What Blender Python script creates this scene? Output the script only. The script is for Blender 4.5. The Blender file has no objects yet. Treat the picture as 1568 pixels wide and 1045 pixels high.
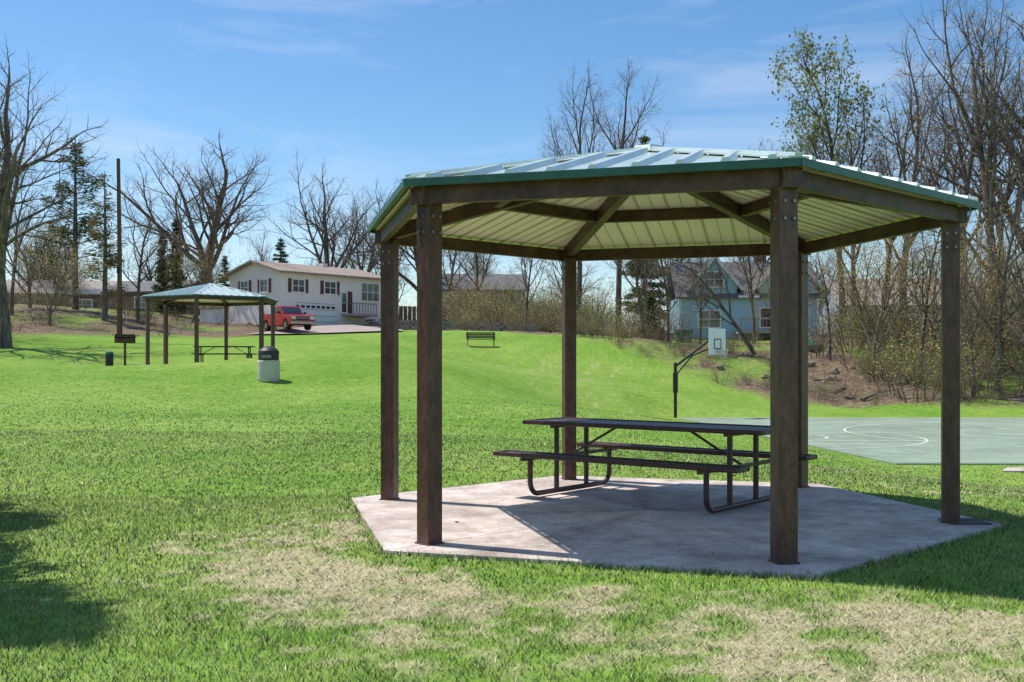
import bpy, math, random
import numpy as np
from mathutils import Vector, Matrix
random.seed(7); rng=np.random.default_rng(7)
S=bpy.context.scene
S.view_settings.view_transform='Standard'; S.view_settings.look='None'; S.view_settings.exposure=0
col=S.collection
rad=math.radians

# ---------------------------------------------------------------- materials
def newmat(name):
    m=bpy.data.materials.new(name); m.use_nodes=True
    nt=m.node_tree; b=nt.nodes['Principled BSDF']; return m,nt,b
def N(nt,t,**k):
    n=nt.nodes.new(t)
    for a,v in k.items(): setattr(n,a,v)
    return n
def mat(name,c,rough=.7,var=.25,scale=8.,metal=0.,bump=.0,c2=None,stretch=None,spec=.4,lines=None,fine=None,det=3):
    m,nt,b=newmat(name)
    tc=N(nt,'ShaderNodeTexCoord'); mp=N(nt,'ShaderNodeMapping')
    nt.links.new(tc.outputs['Object'],mp.inputs[0])
    if stretch: mp.inputs['Scale'].default_value=stretch
    no=N(nt,'ShaderNodeTexNoise'); no.inputs['Scale'].default_value=scale; no.inputs['Detail'].default_value=det; no.inputs['Roughness'].default_value=.65
    nt.links.new(mp.outputs[0],no.inputs['Vector'])
    cr=N(nt,'ShaderNodeValToRGB'); nt.links.new(no.outputs['Fac'],cr.inputs[0])
    lo=[x*(1-var) for x in c]; hi=[min(1,x*(1+var)) for x in c]
    if c2: hi=list(c2)
    cr.color_ramp.elements[0].position=.35; cr.color_ramp.elements[1].position=.68
    cr.color_ramp.elements[0].color=(*lo,1); cr.color_ramp.elements[1].color=(*hi,1)
    out=cr.outputs[0]
    if fine:
        for sc_,lo_,hi_ in fine:
            nf=N(nt,'ShaderNodeTexNoise'); nf.inputs['Scale'].default_value=sc_; nf.inputs['Detail'].default_value=4; nf.inputs['Roughness'].default_value=.7
            nt.links.new(mp.outputs[0],nf.inputs['Vector'])
            rr=N(nt,'ShaderNodeValToRGB'); rr.color_ramp.elements[0].position=.36; rr.color_ramp.elements[1].position=.56
            rr.color_ramp.elements[0].color=(lo_,lo_*.97,lo_*.94,1); rr.color_ramp.elements[1].color=(hi_,hi_,hi_,1)
            nt.links.new(nf.outputs['Fac'],rr.inputs[0])
            mm=N(nt,'ShaderNodeMixRGB',blend_type='MULTIPLY'); mm.inputs[0].default_value=1; nt.links.new(out,mm.inputs[1]); nt.links.new(rr.outputs[0],mm.inputs[2]); out=mm.outputs[0]
    if lines:   # horizontal siding / shingle courses: (spacing, strength)
        sp,st=lines
        sx=N(nt,'ShaderNodeSeparateXYZ'); nt.links.new(tc.outputs['Object'],sx.inputs[0])
        dv=N(nt,'ShaderNodeMath',operation='DIVIDE'); nt.links.new(sx.outputs['Z'],dv.inputs[0]); dv.inputs[1].default_value=sp
        fr=N(nt,'ShaderNodeMath',operation='FRACT'); nt.links.new(dv.outputs[0],fr.inputs[0])
        lt=N(nt,'ShaderNodeMath',operation='LESS_THAN'); nt.links.new(fr.outputs[0],lt.inputs[0]); lt.inputs[1].default_value=.14
        ml=N(nt,'ShaderNodeMath',operation='MULTIPLY'); nt.links.new(lt.outputs[0],ml.inputs[0]); ml.inputs[1].default_value=st
        mx=N(nt,'ShaderNodeMixRGB'); nt.links.new(ml.outputs[0],mx.inputs[0]); nt.links.new(out,mx.inputs[1]); mx.inputs[2].default_value=(c[0]*.4,c[1]*.4,c[2]*.4,1)
        out=mx.outputs[0]
    nt.links.new(out,b.inputs['Base Color'])
    b.inputs['Roughness'].default_value=rough; b.inputs['Metallic'].default_value=metal
    b.inputs['Specular IOR Level'].default_value=spec
    if bump>0:
        bp=N(nt,'ShaderNodeBump'); bp.inputs['Strength'].default_value=bump; bp.inputs['Distance'].default_value=.02
        n2=N(nt,'ShaderNodeTexNoise'); n2.inputs['Scale'].default_value=scale*4; n2.inputs['Detail'].default_value=3
        nt.links.new(mp.outputs[0],n2.inputs['Vector']); nt.links.new(n2.outputs['Fac'],bp.inputs['Height']); nt.links.new(bp.outputs[0],b.inputs['Normal'])
    return m
def plain(name,c,rough=.9):
    m,nt,b=newmat(name); b.inputs['Roughness'].default_value=rough; b.inputs['Specular IOR Level'].default_value=.15
    oi=N(nt,'ShaderNodeObjectInfo'); cr=N(nt,'ShaderNodeValToRGB'); nt.links.new(oi.outputs['Random'],cr.inputs[0])
    cr.color_ramp.elements[0].color=(c[0]*.65,c[1]*.65,c[2]*.68,1); cr.color_ramp.elements[1].color=(c[0]*1.3,c[1]*1.27,c[2]*1.22,1)
    nt.links.new(cr.outputs[0],b.inputs['Base Color']); return m
def leafmat(name,c1,c2,trans=.3):
    m,nt,b=newmat(name)
    g=N(nt,'ShaderNodeNewGeometry'); cr=N(nt,'ShaderNodeValToRGB')
    nt.links.new(g.outputs['Random Per Island'],cr.inputs[0])
    cr.color_ramp.elements[0].color=(*c1,1); cr.color_ramp.elements[1].color=(*c2,1)
    nt.links.new(cr.outputs[0],b.inputs['Base Color']); b.inputs['Roughness'].default_value=.6; b.inputs['Specular IOR Level'].default_value=.2
    tr=N(nt,'ShaderNodeBsdfTranslucent'); nt.links.new(cr.outputs[0],tr.inputs[0])
    mx=N(nt,'ShaderNodeMixShader'); mx.inputs[0].default_value=trans
    nt.links.new(b.outputs[0],mx.inputs[1]); nt.links.new(tr.outputs[0],mx.inputs[2])
    nt.links.new(mx.outputs[0],nt.nodes['Material Output'].inputs[0]); return m

M_brown=mat('brown_painted_steel',(.092,.042,.033),.40,.35,4,0,.08,c2=(.145,.068,.053),stretch=(4,4,1.5),spec=.5,fine=[(14,.62,1.04)])
M_beam=mat('brown_beam',(.082,.040,.033),.5,.35,4,0,.08,c2=(.125,.062,.050),fine=[(11,.7,1.04)])
M_green=mat('green_roof_metal',(.50,.60,.565),.28,.1,2,.1,.03,spec=.9,fine=[(1.3,.85,1.03)])
M_rib=mat('green_roof_rib',(.60,.70,.66),.28,.1,2,.1,.0,spec=.9)
M_dgreen=mat('green_fascia',(.02,.10,.075),.4,.2,6,spec=.5)
M_cream=mat('cream_soffit',(.97,.84,.78),.5,.03,2)
M_seam=mat('cream_seam',(.58,.47,.38),.6,.1,3)
M_conc=mat('concrete',(.60,.515,.475),.9,.12,2.2,0,.25,c2=(.76,.665,.61),fine=[(.8,.66,1.05),(3.5,.80,1.04),(45,.82,1.06)])
M_joint=mat('joint_dark',(.10,.085,.075),.95)
M_table=mat('table_brown_coating',(.07,.03,.03),.4,.3,20,0,.1,spec=.5)
M_tabletop=mat('tabletop_expanded_metal',(.075,.048,.056),.42,.4,60,0,.3,spec=.5)
M_black=mat('black_metal',(.02,.02,.022),.5)
M_steel=mat('galvanised_bolt',(.3,.28,.26),.4,.2,30,.8)
M_glass=mat('window_glass',(.03,.035,.045),.08,.1,2,spec=1.)
M_rust=mat('rusty_wood_pole',(.13,.055,.035),.9,.3,10,c2=(.22,.12,.09),stretch=(8,8,.5))

# ---------------------------------------------------------------- mesh builder
class MB:
    def __init__(s): s.v=[]; s.f=[]
    def box(s,c,sz,rz=0.):
        hx,hy,hz=[a/2 for a in sz]; b=len(s.v); cs,sn=math.cos(rz),math.sin(rz)
        for z in(-hz,hz):
            for x,y in((-hx,-hy),(hx,-hy),(hx,hy),(-hx,hy)):
                s.v.append((c[0]+x*cs-y*sn,c[1]+x*sn+y*cs,c[2]+z))
        s.f+=[(b,b+3,b+2,b+1),(b+4,b+5,b+6,b+7),(b,b+1,b+5,b+4),(b+1,b+2,b+6,b+5),(b+2,b+3,b+7,b+6),(b+3,b,b+4,b+7)]; return s
    def beam(s,p,q,w,h,up=(0,0,1)):
        p=Vector(p);q=Vector(q);d=(q-p).normalized();sd=d.cross(Vector(up)).normalized();u=sd.cross(d)
        b=len(s.v)
        for e in(p,q):
            for a,c in((-1,-1),(1,-1),(1,1),(-1,1)): s.v.append(tuple(e+sd*(a*w/2)+u*(c*h/2)))
        s.f+=[(b,b+1,b+2,b+3),(b+7,b+6,b+5,b+4),(b,b+4,b+5,b+1),(b+1,b+5,b+6,b+2),(b+2,b+6,b+7,b+3),(b+3,b+7,b+4,b)]; return s
    def tube(s,pts,r,n=10,cap=True):
        pts=[Vector(p) for p in pts]; rs=r if isinstance(r,(list,tuple)) else [r]*len(pts)
        b=len(s.v); ref=None
        for i,p in enumerate(pts):
            t=(pts[min(i+1,len(pts)-1)]-pts[max(i-1,0)]).normalized()
            if ref is None:
                ref=t.orthogonal().normalized()
            else:
                ref=(ref-t*ref.dot(t)).normalized()
            bi=t.cross(ref)
            for k in range(n):
                a=2*math.pi*k/n; s.v.append(tuple(p+(ref*math.cos(a)+bi*math.sin(a))*rs[i]))
        for i in range(len(pts)-1):
            for k in range(n):
                k2=(k+1)%n; s.f.append((b+i*n+k,b+i*n+k2,b+(i+1)*n+k2,b+(i+1)*n+k))
        if cap:
            s.f.append(tuple(b+k for k in reversed(range(n)))); e=b+(len(pts)-1)*n; s.f.append(tuple(e+k for k in range(n)))
        return s
    def prism(s,poly,axis,a,b_):   # extrude 2D polygon along axis ('x','y','z')
        n=len(poly); b=len(s.v)
        for t in(a,b_):
            for(p,q) in poly:
                s.v.append({'x':(t,p,q),'y':(p,t,q),'z':(p,q,t)}[axis])
        s.f.append(tuple(b+i for i in range(n))); s.f.append(tuple(b+n+i for i in reversed(range(n))))
        for i in range(n):
            j=(i+1)%n; s.f.append((b+i,b+n+i,b+n+j,b+j))
        return s
    def poly(s,pts): b=len(s.v); s.v+=[tuple(p) for p in pts]; s.f.append(tuple(range(b,b+len(pts)))); return s
    def obj(s,name,m,parent=None,bevel=0,smooth=False):
        me=bpy.data.meshes.new(name); me.from_pydata(s.v,[],s.f); me.materials.append(m)
        import bmesh
        bm=bmesh.new(); bm.from_mesh(me); bmesh.ops.recalc_face_normals(bm,faces=bm.faces); bm.to_mesh(me); bm.free()
        if smooth: me.polygons.foreach_set('use_smooth',[True]*len(me.polygons))
        o=bpy.data.objects.new(name,me); col.objects.link(o)
        if parent: o.parent=parent
        if bevel: 
            md=o.modifiers.new('b','BEVEL'); md.width=bevel; md.segments=2; md.limit_method='ANGLE'
        return o
def empty(name,loc,rz=0):
    e=bpy.data.objects.new(name,None); e.location=loc; e.rotation_euler=(0,0,rz); e.empty_display_size=.2; col.objects.link(e); return e

# ---------------------------------------------------------------- terrain
GX,GY=1.277,9.76; PH=rad(-16.7)
CP=[(-10,5,0),(-5,5,0),(0,4.5,0),(3.5,5,-.10),(8,5,-.25),(-10,12,.02),(-5,12,0),(0,13,0),(1.3,9.8,0),(-2,9,0),(4.5,9,0),(1.3,6.3,0),(4,13,-.08),
(0,0,-.05),(-10,0,0),(10,0,-.3),(9,10,-.3),(7,16,-.5),(7,44,-1),(9,24.6,-1),(26,24.6,-1),(26,44.6,-1),(17,35,-1),(9,34,-1),
(-12,20,.25),(4,20,-.35),(1.5,20,-.05),(-3,20,.12),(2.5,30,-.15),(-3.5,30,.45),(3,40,.15),(-3,40,.8),(0,50,1.2),(4.3,60,1.75),(4.7,65,2.3),(5,50,.3),
(-7,50,1.65),(-7,60,2.3),
(-7.7,33,.9),(-12.5,43.5,1.3),(-14.2,38,1.07),(-20,40,1.2),
(7,54,.4),(9,58,.7),(10,50,-.5),(14,50,-.7),(14,58,.7),(22,48,-.9),(22,58,.8),(22,70,2.6),(30,50,-.8),(30,65,2.0),
(14,70,2.4),(8,72,3.0),(13,80,3.1),(23,80,3.3),(35,80,3.5),(-18.2,82,4.1),(-12,90,4.6),(-25,86,4.5),(-20,75,3.4),(-3,70,3.2),(-1.9,64,2.64),(-10,80,3.85),
(-30,65,3.1),(-20,60,2.5),(-40,65,3.3),(-40,80,5.8),(-32,80,5.2),(-40,100,6.5),(-22,105,5.5),(0,100,4.5),(20,110,4.5),(-30,45,1.7),(-30,30,.9),(-30,10,.2),
(30,10,-.9),(45,35,-1),(45,100,4),(-60,50,2.5),(-80,100,6)]
for a in range(0,360,30):
    for R,z in((250,4),(2200,3)): 
        CP.append((R*math.cos(rad(a)),R*math.sin(rad(a)), z if a<=180 else 0))
CPa=np.array(CP,float); n=len(CPa)
def _phi(A,B): 
    d=A[:,None,:]-B[None,:,:]; return -np.sqrt((d**2).sum(-1)+25.)
A=np.zeros((n+3,n+3)); A[:n,:n]=_phi(CPa[:,:2],CPa[:,:2])+np.eye(n)*.8*-1
A[:n,n]=1;A[:n,n+1:]=CPa[:,:2]/100;A[n,:n]=1;A[n+1:,:n]=(CPa[:,:2]/100).T
W=np.linalg.solve(A,np.concatenate([CPa[:,2],[0,0,0]]))
COURT=[(7.1,44.8),(9.05,24.6),(27,24.4),(27,44.8)]
def sm(t): t=np.clip(t,0,1); return t*t*(3-2*t)
def court_d(X,Y):
    xl=7.1+(44.8-Y)/(44.8-24.6)*1.95
    return np.maximum.reduce([xl-X,X-27,24.5-Y,Y-44.8])
def hexd(X,Y,cx=GX,cy=GY,ph=PH):
    dx,dy=X-cx,Y-cy; m=np.full(np.shape(X),-1e9)
    for k in range(6):
        a=ph+rad(30+60*k); m=np.maximum(m,dx*math.cos(a)+dy*math.sin(a))
    return m
SLR=3.05*math.cos(rad(30))
G2=(-12.5,43.5,1.26); PH2=rad(33)
def Hraw(X,Y):
    out=np.empty(len(X))
    for i in range(0,len(X),20000):
        P=np.stack([X[i:i+20000],Y[i:i+20000]],1)
        out[i:i+20000]=_phi(P,CPa[:,:2])@W[:n]+W[n]+P@W[n+1:]/100
    return out
# smoothed height field (1 m lattice, Gaussian blurred) for the part of the park that can be seen
LX,LY=np.arange(-110,111.),np.arange(-15,166.)
lx,ly=np.meshgrid(LX,LY); lz=Hraw(lx.ravel(),ly.ravel()); t=sm(1-court_d(lx.ravel(),ly.ravel())/4); lz=(lz*(1-t)-1.0*t).reshape(lx.shape)
ker=np.exp(-.5*(np.arange(-9,10)/3.2)**2); ker/=ker.sum()
pz=np.pad(lz,9,mode='edge'); pz=np.apply_along_axis(lambda v:np.convolve(v,ker,'valid'),0,pz); lzs=np.apply_along_axis(lambda v:np.convolve(v,ker,'valid'),1,pz)
def H(X,Y):
    X=np.atleast_1d(np.asarray(X,float)).ravel();Y=np.atleast_1d(np.asarray(Y,float)).ravel()
    out=Hraw(X,Y)
    fx=np.clip(X+110,0,219.999);fy=np.clip(Y+15,0,179.999); ix=fx.astype(int);iy=fy.astype(int); ux=fx-ix;uy=fy-iy
    s=(lzs[iy,ix]*(1-ux)+lzs[iy,ix+1]*ux)*(1-uy)+(lzs[iy+1,ix]*(1-ux)+lzs[iy+1,ix+1]*ux)*uy
    e=sm(np.minimum.reduce([110-np.abs(X),Y+15,165-Y])/12); out=out*(1-e)+s*e
    t=sm(1-court_d(X,Y)/2.5); out=out*(1-t)+(-1.035)*t
    t=sm(1-(hexd(X,Y)-SLR+.03)/1.5); out=out*(1-t)+(-.018)*t
    t=sm(1-(hexd(X,Y,G2[0],G2[1],PH2)-SLR)/2.5); out=out*(1-t)+(G2[2]-.03)*t
    return out
def h1(x,y): return float(H([x],[y])[0])
def _hash(ix,iy,s):
    h=np.sin(ix*127.1+iy*311.7+s*74.7)*43758.5453; return h-np.floor(h)
def vnoise(X,Y,s=0):
    ix=np.floor(X);iy=np.floor(Y);fx=X-ix;fy=Y-iy;fx=fx*fx*(3-2*fx);fy=fy*fy*(3-2*fy)
    a=_hash(ix,iy,s);b=_hash(ix+1,iy,s);c=_hash(ix,iy+1,s);d=_hash(ix+1,iy+1,s)
    return (a*(1-fx)+b*fx)*(1-fy)+(c*(1-fx)+d*fx)*fy
def fbm(X,Y,s=0,o=4):
    t=0;a=.5;w=0
    for i in range(o): t=t+a*vnoise(X*2**i+13*i,Y*2**i+7*i,s+i);w+=a;a*=.55
    return t/w
def dead(X,Y):
    w=np.zeros_like(X)
    def blob(cx,cy,rx,ry,k): return k*np.exp(-(((X-cx)/rx)**2+((Y-cy)/ry)**2))
    w=blob(-1.9,8.1,1.0,1.3,.72)+blob(.6,5.6,2.4,1.0,.56)+blob(-.8,6.5,1.3,.7,.50)+blob(3.0,5.4,2.0,.8,.58)+blob(-1.2,9.5,.8,1,.45)+blob(3,4.6,2.5,1.,.45)+blob(-1.2,7.1,.9,.5,.3)
    w=w+blob(2,52,8,14,.42)+blob(6,12.8,4,1.2,.35)+blob(-20,50,7,4,.3)+blob(8,17,5,5,.35)+blob(-33,52,8,6,.4)+blob(0,17,4,5,.2)+blob(3,30,5,10,.2)
    w=np.clip(w+.05,0,.76)
    nz=fbm(X*1.5,Y*1.5,3,4)*.38+fbm(X*7,Y*7,9,4)*.62
    return .95*sm((nz-(.80-w*.62))/.24)
EX=[-90,-40,-27,-20,-14,-8,-4,0,4,8,11,15,22,30,90]; EY=[60,61,64,70,79,80,76,70,65,60,53.5,50.5,48.3,47.5,46]
def litter(X,Y):
    e=np.interp(X,EX,EY)+(fbm(X*.6,Y*.6,21,3)-.5)*4
    gl=sm((fbm(X*.22,Y*.22,44,4)-.47)/.14)*.75      # grassy islands in the leaf litter
    return sm((Y-e)/2.0)*(1-gl)
def gvar(X,Y): return np.clip((fbm(X*.33,Y*.33,61,4)-.3)/.4,0,1)*.6+np.clip((fbm(X*2.2,Y*2.2,71,3)-.3)/.4,0,1)*.4
def axis(lo,hi,fine_lo,fine_hi,step,grow=1.10):
    a=list(np.arange(fine_lo,fine_hi,step)); s=step
    x=fine_hi
    while x<hi: a.append(x); s*=grow; x+=s
    a.append(hi); s=step; x=fine_lo-step; b=[]
    while x>lo: b.append(x); s*=grow; x-=s
    b.append(lo); return np.array(sorted(b)+a)
xs=axis(-2000,2000,-9,11,.11,1.04); ys=axis(-60,2100,3.5,16,.11,1.02)
XX,YY=np.meshgrid(xs,ys); X=XX.ravel();Y=YY.ravel(); Z=H(X,Y)
Z+= (fbm(X*.8,Y*.8,5)-.5)*.04*sm((hexd(X,Y)-SLR)/1.)*sm(court_d(X,Y)/1.5)*(Y<30)
Z+= litter(X,Y)*(fbm(X*.5,Y*.5,15)-.5)*.5*(Y<140)
nx,ny=len(xs),len(ys); idx=np.arange(nx*ny).reshape(ny,nx)
F=np.stack([idx[:-1,:-1],idx[:-1,1:],idx[1:,1:],idx[1:,:-1]],-1).reshape(-1,4)
def fast_mesh(name,V,Fc,mats,attrs={},mi=None,smooth=False):
    me=bpy.data.meshes.new(name); k=Fc.shape[1]
    me.vertices.add(len(V)); me.vertices.foreach_set('co',np.ascontiguousarray(V,np.float32).ravel())
    me.loops.add(Fc.size); me.loops.foreach_set('vertex_index',np.ascontiguousarray(Fc,np.int32).ravel())
    me.polygons.add(len(Fc)); me.polygons.foreach_set('loop_start',np.arange(0,Fc.size,k,dtype=np.int32))
    try: me.polygons.foreach_set('loop_total',np.full(len(Fc),k,np.int32))
    except Exception: pass
    for m in mats: me.materials.append(m)
    if mi is not None: me.polygons.foreach_set('material_index',mi.astype(np.int32))
    me.update(calc_edges=True); me.validate()
    if smooth: me.polygons.foreach_set('use_smooth',np.ones(len(Fc),bool))
    for a,v in attrs.items():
        at=me.attributes.new(a,'FLOAT','POINT'); at.data.foreach_set('value',v.astype(np.float32))
    return me
def grass_shader(name,ground):
    m,nt,b=newmat(name); L=nt.links.new
    ad=N(nt,'ShaderNodeAttribute',attribute_name='dead'); ag=N(nt,'ShaderNodeAttribute',attribute_name='gvar')
    c1=N(nt,'ShaderNodeMixRGB'); L(ag.outputs['Fac'],c1.inputs[0])
    c1.inputs[1].default_value=(.155,.315,.030,1); c1.inputs[2].default_value=(.275,.41,.070,1)
    c2=N(nt,'ShaderNodeMixRGB',blend_type='MULTIPLY'); c2.inputs[0].default_value=1
    cr=N(nt,'ShaderNodeValToRGB'); L(c1.outputs[0],c2.inputs[1]);L(cr.outputs[0],c2.inputs[2])
    e=cr.color_ramp.elements
    c3=N(nt,'ShaderNodeMixRGB'); L(ad.outputs['Fac'],c3.inputs[0]); L(c2.outputs[0],c3.inputs[1])
    cs=N(nt,'ShaderNodeMixRGB'); L(cs.outputs[0],c3.inputs[2])
    if ground:
        tc=N(nt,'ShaderNodeTexCoord'); n2=N(nt,'ShaderNodeTexNoise'); n2.inputs['Scale'].default_value=4; n2.inputs['Detail'].default_value=7; n2.inputs['Roughness'].default_value=.88; L(tc.outputs['Object'],n2.inputs['Vector'])
        L(n2.outputs['Fac'],cr.inputs[0]); L(n2.outputs['Fac'],cs.inputs[0])
        e[0].position=.36;e[1].position=.64;e[0].color=(.52,.56,.54,1);e[1].color=(1.15,1.08,1.25,1)
        cs.inputs[1].default_value=(.12,.10,.045,1); cs.inputs[2].default_value=(.70,.61,.37,1)
        al=N(nt,'ShaderNodeAttribute',attribute_name='litter')
        cl=N(nt,'ShaderNodeValToRGB'); L(n2.outputs['Fac'],cl.inputs[0])
        e=cl.color_ramp.elements; e[0].position=.38;e[0].color=(.05,.036,.026,1);e[1].position=.64;e[1].color=(.36,.28,.20,1)
        x=e.new(.5); x.color=(.165,.12,.08,1)
        c4=N(nt,'ShaderNodeMixRGB'); L(al.outputs['Fac'],c4.inputs[0]);L(c3.outputs[0],c4.inputs[1]);L(cl.outputs[0],c4.inputs[2])
        L(c4.outputs[0],b.inputs['Base Color'])
        b.inputs['Roughness'].default_value=.95; b.inputs['Specular IOR Level'].default_value=.1
    else:
        ar=N(nt,'ShaderNodeAttribute',attribute_name='rnd'); L(ar.outputs['Fac'],cr.inputs[0]); L(ar.outputs['Fac'],cs.inputs[0])
        e[0].color=(.75,.82,.7,1);e[1].color=(1.4,1.25,1.6,1)
        cs.inputs[1].default_value=(.42,.34,.18,1); cs.inputs[2].default_value=(.86,.78,.52,1)
        g=N(nt,'ShaderNodeNewGeometry'); sc=N(nt,'ShaderNodeVectorMath',operation='SCALE'); sc.inputs[3].default_value=.4; L(g.outputs['Normal'],sc.inputs[0])
        ad2=N(nt,'ShaderNodeVectorMath',operation='ADD'); ad2.inputs[1].default_value=(0,0,1); L(sc.outputs[0],ad2.inputs[0])
        nm=N(nt,'ShaderNodeVectorMath',operation='NORMALIZE'); L(ad2.outputs[0],nm.inputs[0])
        L(nm.outputs[0],b.inputs['Normal'])
        L(c3.outputs[0],b.inputs['Base Color']); b.inputs['Roughness'].default_value=.6; b.inputs['Specular IOR Level'].default_value=.25
    return m
M_ground=grass_shader('lawn_ground',True); M_blade=grass_shader('grass_blades',False)
me=fast_mesh('ground',np.stack([X,Y,Z],1),F,[M_ground],{'dead':dead(X,Y),'litter':litter(X,Y),'gvar':gvar(X,Y)},smooth=True)
col.objects.link(bpy.data.objects.new('ground',me))

# ---------------------------------------------------------------- grass blades (one object)
bx=[];by=[];bw=[];bh=[]
for(y0,y1,dn,w,hh) in((3.6,6.5,5600,.0032,.034),(6.5,11,2700,.0046,.034),(11,19,850,.0075,.033),(19,36,170,.013,.032)):
    xm=.52*y1+1.3; k=int((y1-y0)*2*xm*dn)
    y=rng.uniform(y0,y1,k);x=rng.uniform(-xm,xm,k); ok=(np.abs(x)<.52*y+1.3)&(rng.random(k)<np.clip((38-y)/16,0,1))
    x,y=x[ok],y[ok]
    hd=hexd(x,y); ok=(hd>SLR-.015)&(court_d(x,y)>.02)
    x,y=x[ok],y[ok]
    bx.append(x);by.append(y);bw.append(np.full(len(x),w));bh.append(np.full(len(x),hh))
bx,by,bw,bh=map(np.concatenate,(bx,by,bw,bh)); k=len(bx)
bz=H(bx,by)-.006+(fbm(bx*.8,by*.8,5)-.5)*.04*sm((hexd(bx,by)-SLR)/1.)*sm(court_d(bx,by)/1.5)*(by<30); dd=dead(bx,by)
cl=fbm(bx*5,by*5,31,3)
edge=1+.7*np.exp(-((hexd(bx,by)-SLR)/.08)**2)      # untrimmed fringe along the slab
hh=bh*edge*rng.uniform(.5,1.25,k)*(.7+.6*cl)*(1-.25*dd); an=rng.uniform(0,2*np.pi,k); la=rng.uniform(0,2*np.pi,k); ln=hh*(rng.uniform(.3,1.1,k)+dd*1.1)
ww=bw*rng.uniform(.6,1.2,k)
V=np.empty((k,3,3)); V[:,0]=np.stack([bx-np.cos(an)*ww,by-np.sin(an)*ww,bz],1);V[:,1]=np.stack([bx+np.cos(an)*ww,by+np.sin(an)*ww,bz],1)
V[:,2]=np.stack([bx+np.cos(la)*ln,by+np.sin(la)*ln,bz+hh],1)
dv=np.clip(dd*1.1+rng.normal(0,.2,k)+(rng.random(k)<.07)*.7,0,1)
me=fast_mesh('grass',V.reshape(-1,3),np.arange(3*k).reshape(-1,3),[M_blade],{'dead':np.repeat(dv,3),'rnd':np.repeat(rng.random(k),3),'gvar':np.repeat(gvar(bx,by),3)})
col.objects.link(bpy.data.objects.new('grass',me))
# fallen leaves
k=420; x=rng.uniform(-9,11,k);y=rng.uniform(4,24,k);ok=(np.abs(x)<.52*y+1); x,y=x[ok],y[ok]; k=len(x)
z=H(x,y)+np.where(hexd(x,y)<SLR,.032,.035); z[court_d(x,y)<0]=-.99
a=rng.uniform(0,6.28,k);s=rng.uniform(.010,.028,k);V=np.empty((k,4,3))
for i in range(4):
    t=a+i*np.pi/2; q=s*(1 if i%2 else .55); V[:,i]=np.stack([x+np.cos(t)*q,y+np.sin(t)*q,z+rng.uniform(0,.015,k)],1)
me=fast_mesh('fallen_leaves',V.reshape(-1,3),np.arange(4*k).reshape(-1,4),[leafmat('dry_leaf',(.14,.08,.04),(.45,.35,.22),.2)])
col.objects.link(bpy.data.objects.new('fallen_leaves',me))

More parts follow.
